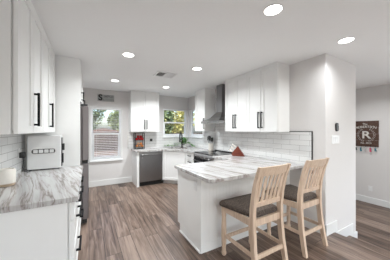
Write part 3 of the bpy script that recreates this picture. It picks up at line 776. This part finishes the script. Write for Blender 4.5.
for (x, y, z) in ((-.07, -.04, .239), (.005, -.042, .239), (.078, -.036, .239), (-.04, .036, .239), (.045, .038, .239), (-.028, -.008, .300), (.045, -.006, .300)):
    fruit('apple', 'red apple among the apples in the upper wire basket', 'apple', x, y, z, .036, 'apple', 'red apples in the upper basket')
for i, (x, y, z) in enumerate(((-.07, -.04, .049), (.005, -.042, .049), (.078, -.036, .049), (-.04, .036, .049), (.045, .038, .049), (-.028, -.008, .107), (.045, -.006, .107))):
    fruit('orange' if i % 2 == 0 else 'onion', 'orange fruit in the lower wire basket' if i % 2 == 0 else 'brown onion in the lower wire basket', 'orange' if i % 2 == 0 else 'onion', x, y, z, .034, 'orange' if i % 2 == 0 else 'onion', 'oranges in the lower basket' if i % 2 == 0 else 'onions in the lower basket')

# utensil crock
ck = thing('utensil_crock', 'cream utensil crock on the counter beside the range', 'crock', (2.665, 3.885, .9145))
MB().lathe([(.058, 0), (.062, .005), (.063, .17), (.066, .178), (.060, .178), (.057, .02), (.001, .018)], seg=24).build('body', M['cream'], ck, True)
for i in range(6):
    a = 2*PI*i/6+.3; r0, r1 = .02, .045+.03*((i*37) % 5)/4; hh = .29+.045*((i*13) % 4)/3
    t = thing('cooking_utensil', 'black cooking utensil standing in the cream crock', 'utensil', (2.665, 3.885, .9145), 0, 'black utensils in the crock')
    p0 = Vector((r0*math.cos(a), r0*math.sin(a), .03)); p1 = Vector((r1*math.cos(a), r1*math.sin(a), hh-.05))
    MB().tube([p0, p1], .005, 6).build('shaft', M['blackp'], t)
    top = p1+Vector((.006*math.cos(a), .006*math.sin(a), .03))
    MB().box(-.036, .036, -.007, .007, -.05, .05, bev=.006, mtx=Matrix.Translation(top) @ Matrix.Rotation(a+PI/2, 4, 'Z')).build('head', M['blackp'], t)

# knife block
kb = thing('knife_block', 'reddish brown slanted wooden knife block on the peninsula counter', 'knife block', (2.56, 2.79, .9145), math.radians(132))
# local profile in x/z, leaning toward +x (world +Y); width in y
prof = [(-.135, 0), (.10, 0), (.125, .04), (.005, .195)]
b = MB(); b.prism(prof, -.055, .055, bev=.003); o = b.build('block', M['knifewood'], kb); o.rotation_euler = (PI/2, 0, 0)
e0 = Vector((.125, 0, .04)); e1 = Vector((.005, 0, .195)); dr_ = Vector((.155, 0, .12)).normalized()
for i in range(3):
    for j in range(3):
        p = e0+(e1-e0)*(.2+.3*i)+Vector((0, -.033+.033*j, 0))
        t = thing('kitchen_knife', 'white-handled knife slotted in the reddish brown knife block', 'knife', (2.56, 2.79, .9145), math.radians(132), 'knives in the knife block')
        L = .075+.012*i
        MB().tube([p+dr_*.012, p+dr_*(.012+L*.5), p+dr_*(.012+L)], [.008, .0095, .008], 8).build('handle', M['cream'], t, True)
        MB().tube([p+dr_*.001, p+dr_*.012], [.0085, .0085], 8).build('bolster', M['chrome'], t)
        MB().tube([p+dr_*(.012+L), p+dr_*(.018+L)], [.009, .007], 8).build('end_cap', M['blackp'], t)

# pothos plant
pl = thing('potted_pothos', 'trailing green leafy plant in a white pot behind the black faucet', 'plant', (2.50, 5.03, .9145))
MB().lathe([(.045, 0), (.05, .004), (.062, .10), (.065, .105), (.058, .105), (.055, .09), (.001, .088)], seg=20).build('pot', M['plate'], pl, True)
def leaf(b, p, az, tilt, s):
    T = Matrix.Translation(p) @ Matrix.Rotation(az, 4, 'Z') @ Matrix.Rotation(tilt, 4, 'Y')
    pts = [(0, 0, 0), (.25, .38, .04), (.6, .36, .03), (1, 0, -.08), (.6, -.36, .03), (.25, -.38, .04), (.5, 0, -.04)]
    vs = [T @ Vector((x*s, y*s, z*s)) for x, y, z in pts]
    b._add([tuple(v) for v in vs], [(0, 1, 6), (1, 2, 6), (2, 3, 6), (3, 4, 6), (4, 5, 6), (5, 0, 6)])
b = MB(); sb = MB()
for i in range(60):
    a = random.uniform(0, 2*PI); r = random.uniform(.0, .095); z = .11+random.uniform(0, .19)
    leaf(b, (r*math.cos(a), r*math.sin(a), z), a, random.uniform(-.5, .8), random.uniform(.055, .085))
for k in range(12):
    a = k/12*2*PI; sb.tube([(0, 0, .088), (.05*math.cos(a), .05*math.sin(a), .16), (.08*math.cos(a), .08*math.sin(a), .2)], .002, 5)
# vines trailing along the back of the counter and over toward the range
for path in ([(0, 0, .1), (-.07, .06, .13), (-.16, .16, .06), (-.28, .22, .03), (-.42, .22, .035), (-.55, .24, .02)], [(0, 0, .1), (.06, -.06, .13), (.12, -.14, .08), (.15, -.26, .03), (.16, -.40, .025)],
             [(0, 0, .1), (-.05, .09, .14), (-.13, .18, .11), (-.25, .22, .09)], [(0, 0, .1), (.07, -.10, .12), (.08, -.22, .09), (.10, -.33, .06)]):
    sb.tube(path, .0022, 5)
    for (p, q) in zip(path[1:], path[2:]):
        for f in (0, .33, .66):
            c = Vector(p).lerp(Vector(q), f)+Vector((0, 0, .008)); leaf(b, c, random.uniform(0, 6.28), random.uniform(-.6, .1), random.uniform(.055, .085))
lf = b.build('foliage', M['leaf'], pl)
sm = lf.modifiers.new('t', 'SOLIDIFY'); sm.thickness = .0012
sb.build('vine', M['leaf'], pl)

# ---------------------------------------------------------------- signs
sg = thing('wall_sign', 'grey whitewashed kitchen sign with a large black S above the tall window', 'sign', (.383, YF-.0005, 2.25))
MB().box(-.195, .195, -.018, 0, -.085, .085, bev=.002).build('board', M['signboard'], sg)
def TM(x, y, z): return Matrix.Translation((x, y, z)) @ Matrix.Rotation(PI/2, 4, 'X')
text('large_letter', 'S', .205, M['letterblack'], sg, TM(-.13, -.021, 0), .002, sx=1.0, bold=.008)
text('upper_lettering', 'IMPLE', .085, M['lettergrey'], sg, TM(.055, -.021, .038), .002, sx=1.05, bold=.0015)
text('lower_lettering', 'KITCHEN', .062, M['lettergrey'], sg, TM(.055, -.021, -.045), .002, sx=1.0)

sg = thing('wall_sign', 'dark brown wooden monogram sign with white letter R in the sunken room', 'sign', (XLR-.0005, 1.895, 1.335), -PI/2)
# local x -> -Y ; panel spans
b = MB()
for z0, z1, ex in ((-.31, -.157, 0), (-.155, -.002, .004), (0, .153, 0), (.155, .31, .004)): b.box(-.225-ex, .225+ex, -.02, 0, z0, z1, bev=.002)
b.build('board', M['signwood'], sg)
text('monogram', 'R', .25, M['letterwhite'], sg, TM(0, -.023, -.035), .002, sx=1.15, bold=.004)
text('small_lettering', 'The', .06, M['letterwhite'], sg, TM(-.02, -.023, .235), .002)
for i, chh in enumerate('ROBERTSON'):
    u = (i-4)/4; text('arched_letter', chh, .075, M['letterwhite'], sg, TM(u*.165, -.023, .168-.022*u*u) @ Matrix.Rotation(-u*.2, 4, 'Z'), .002)
text('established_line', 'Est. 2014', .055, M['letterwhite'], sg, TM(0, -.023, -.225), .002)
for sx in (-1, 1):
    b = MB()
    for i in range(11):
        a = math.radians(-70+i*13); r = .155
        for off, rot in ((.012, .6), (-.012, -.6)):
            cx = sx*(r+off)*math.cos(a); cz = -.03+(r+off)*math.sin(a)
            T = TM(cx, -.022, cz) @ Matrix.Rotation(sx*(a+PI/2)*1.0+rot*sx if sx > 0 else PI-(a+PI/2)+rot, 4, 'Z')
            vs = [T @ Vector(p) for p in ((-.014, 0, 0), (0, .005, 0), (.014, 0, 0), (0, -.005, 0), (-.014, 0, .002), (0, .005, .002), (.014, 0, .002), (0, -.005, .002))]
            b._add([tuple(v) for v in vs], [(0, 1, 2, 3), (4, 5, 6, 7), (0, 1, 5, 4), (1, 2, 6, 5), (2, 3, 7, 6), (3, 0, 4, 7)])
    b.build('laurel_branch', M['letterwhite'], sg)
for i in range(5):
    x = -.18+i*.09
    MB().tube([(x, -.021, -.27), (x, -.04, -.29), (x, -.045, -.305), (x, -.032, -.315), (x, -.028, -.305)], .004, 6).build('hook', M['black'], sg)
ks = [('blackp', 'black key fob hanging leftmost under the wooden sign'), ('teal', 'dark teal keyring tag hanging second from left under the wooden sign'), ('chrome', 'bunch of silver keys hanging from the middle hook under the wooden sign'),
      ('pink', 'pink keyring tag hanging under the wooden sign'), ('teal', 'dark keyring tag hanging from the rightmost hook under the wooden sign')]
for i, (mt, lab) in enumerate(ks):
    y = 1.895-(-.18+i*.09)
    t = thing('keyring', lab, 'keys', (XLR-.04, y, 1.335-.315), -PI/2, 'keys on the sign hooks')
    MB().tube([(0.0, .011*math.cos(a)-0.002, -.008+.014*math.sin(a)) for a in [2*PI*k/12 for k in range(13)]], .0015, 5).build('ring', M['chrome'], t)
    MB().box(-.02, .02, -.008, .0, -.095-.02*(i % 2), -.022, bev=.004).build('tag', M[mt], t)
    MB().box(.012, .026, -.013, -.010, -.08, -.02).build('key', M['chrome'], t)

# ---------------------------------------------------------------- outdoors beyond the windows
o = MB().box(-14, 22, YF+.2, 30, -.4, -.05).build('yard_ground', M['ground']); struct(o)
fn = thing('yard_fence', 'brown fence across the yard seen through the windows', 'fence', (-8, 14.6, -.05))
b = MB()
for i in range(110): b.box(i*.19, i*.19+.18, 0, .025, .03, 1.20-.01*(i % 3))
b.build('board_panel', M['fence'], fn)
MB().box(0, 20.9, .026, .07, .3, .38).box(0, 20.9, .026, .07, 1.0, 1.08).build('rail', M['fence'], fn)
MB().box(-.02, 20.92, -.02, .024, 1.20, 1.23).build('cap', M['fence'], fn)
def tree(name, lab, loc, crown_c, rad, mat, n, th, s=.16):
    t = thing(name, lab, 'tree', loc)
    MB().tube([(0, 0, 0), (.05, .02, th*.5), (0, 0, th), (crown_c[0]*.6, crown_c[1]*.6, crown_c[2]*.9)], [.12, .1, .08, .04], 8).build('trunk', M['bark'], t, True)
    b = MB()
    for i in range(n):
        while True:
            p = Vector((random.uniform(-1, 1), random.uniform(-1, 1), random.uniform(-1, 1)))
            if .35 < p.length < 1: break
        p = Vector((p.x*rad[0], p.y*rad[1], p.z*rad[2]))+Vector(crown_c)
        leaf(b, p, random.uniform(0, 6.28), random.uniform(-1.2, 1.2), random.uniform(.6, 1.4)*s)
    b.build('foliage', M[mat], t)
    return t
G = 'trees beyond the fence'
tree('yard_tree', 'green leafy tree beyond the fence at the left of the tall window', (-.9, 20.0, -.05), (0, 0, 3.3), (2.3, 1.5, 2.3), 'foliage_dark', 3000, 1.4, .27)
tree('yard_tree', 'pale green leafy tree filling the middle of the tall window', (3.6, 20.5, -.05), (0, 0, 2.4), (2.0, 1.6, 1.6), 'foliage', 3000, 1.3, .27)
tree('yard_tree', 'bright yellow-green tree filling the sink window', (7.2, 17.2, -.05), (0, 0, 3.2), (2.5, 1.6, 2.4), 'foliage_yellow', 3600, 1.3, .27)
tree('yard_tree', 'dark shrub tree at the left side of the sink window', (3.1, 8.3, -.05), (0, 0, 1.9), (.42, .4, .85), 'foliage_dark', 700, 1.0, .13)
tree('yard_tree', 'pale green tree beyond the yard seen through the side window', (12.6, 12.0, -.05), (0, 0, 2.6), (2.0, 1.6, 2), 'foliage', 2000, 1.2, .2)
hs = thing('neighbour_house', 'low house with a clay tile roof just beyond the fence in the tall window', 'house', (.4, 15.3, -.05))
MB().box(-.7, 1.9, .3, 1.9, 0, 1.30).build('wall', M['stucco'], hs)
b = MB().loft([[(-.9, .1, 1.301), (2.1, .1, 1.301), (2.1, 2.1, 1.301), (-.9, 2.1, 1.301)], [(-.9, .1, 1.35), (2.1, .1, 1.35), (2.1, 2.1, 1.35), (-.9, 2.1, 1.35)], [(.45, 1.05, 1.62), (.75, 1.05, 1.62), (.75, 1.15, 1.62), (.45, 1.15, 1.62)]])
b.build('roof', M['rooftile'], hs)
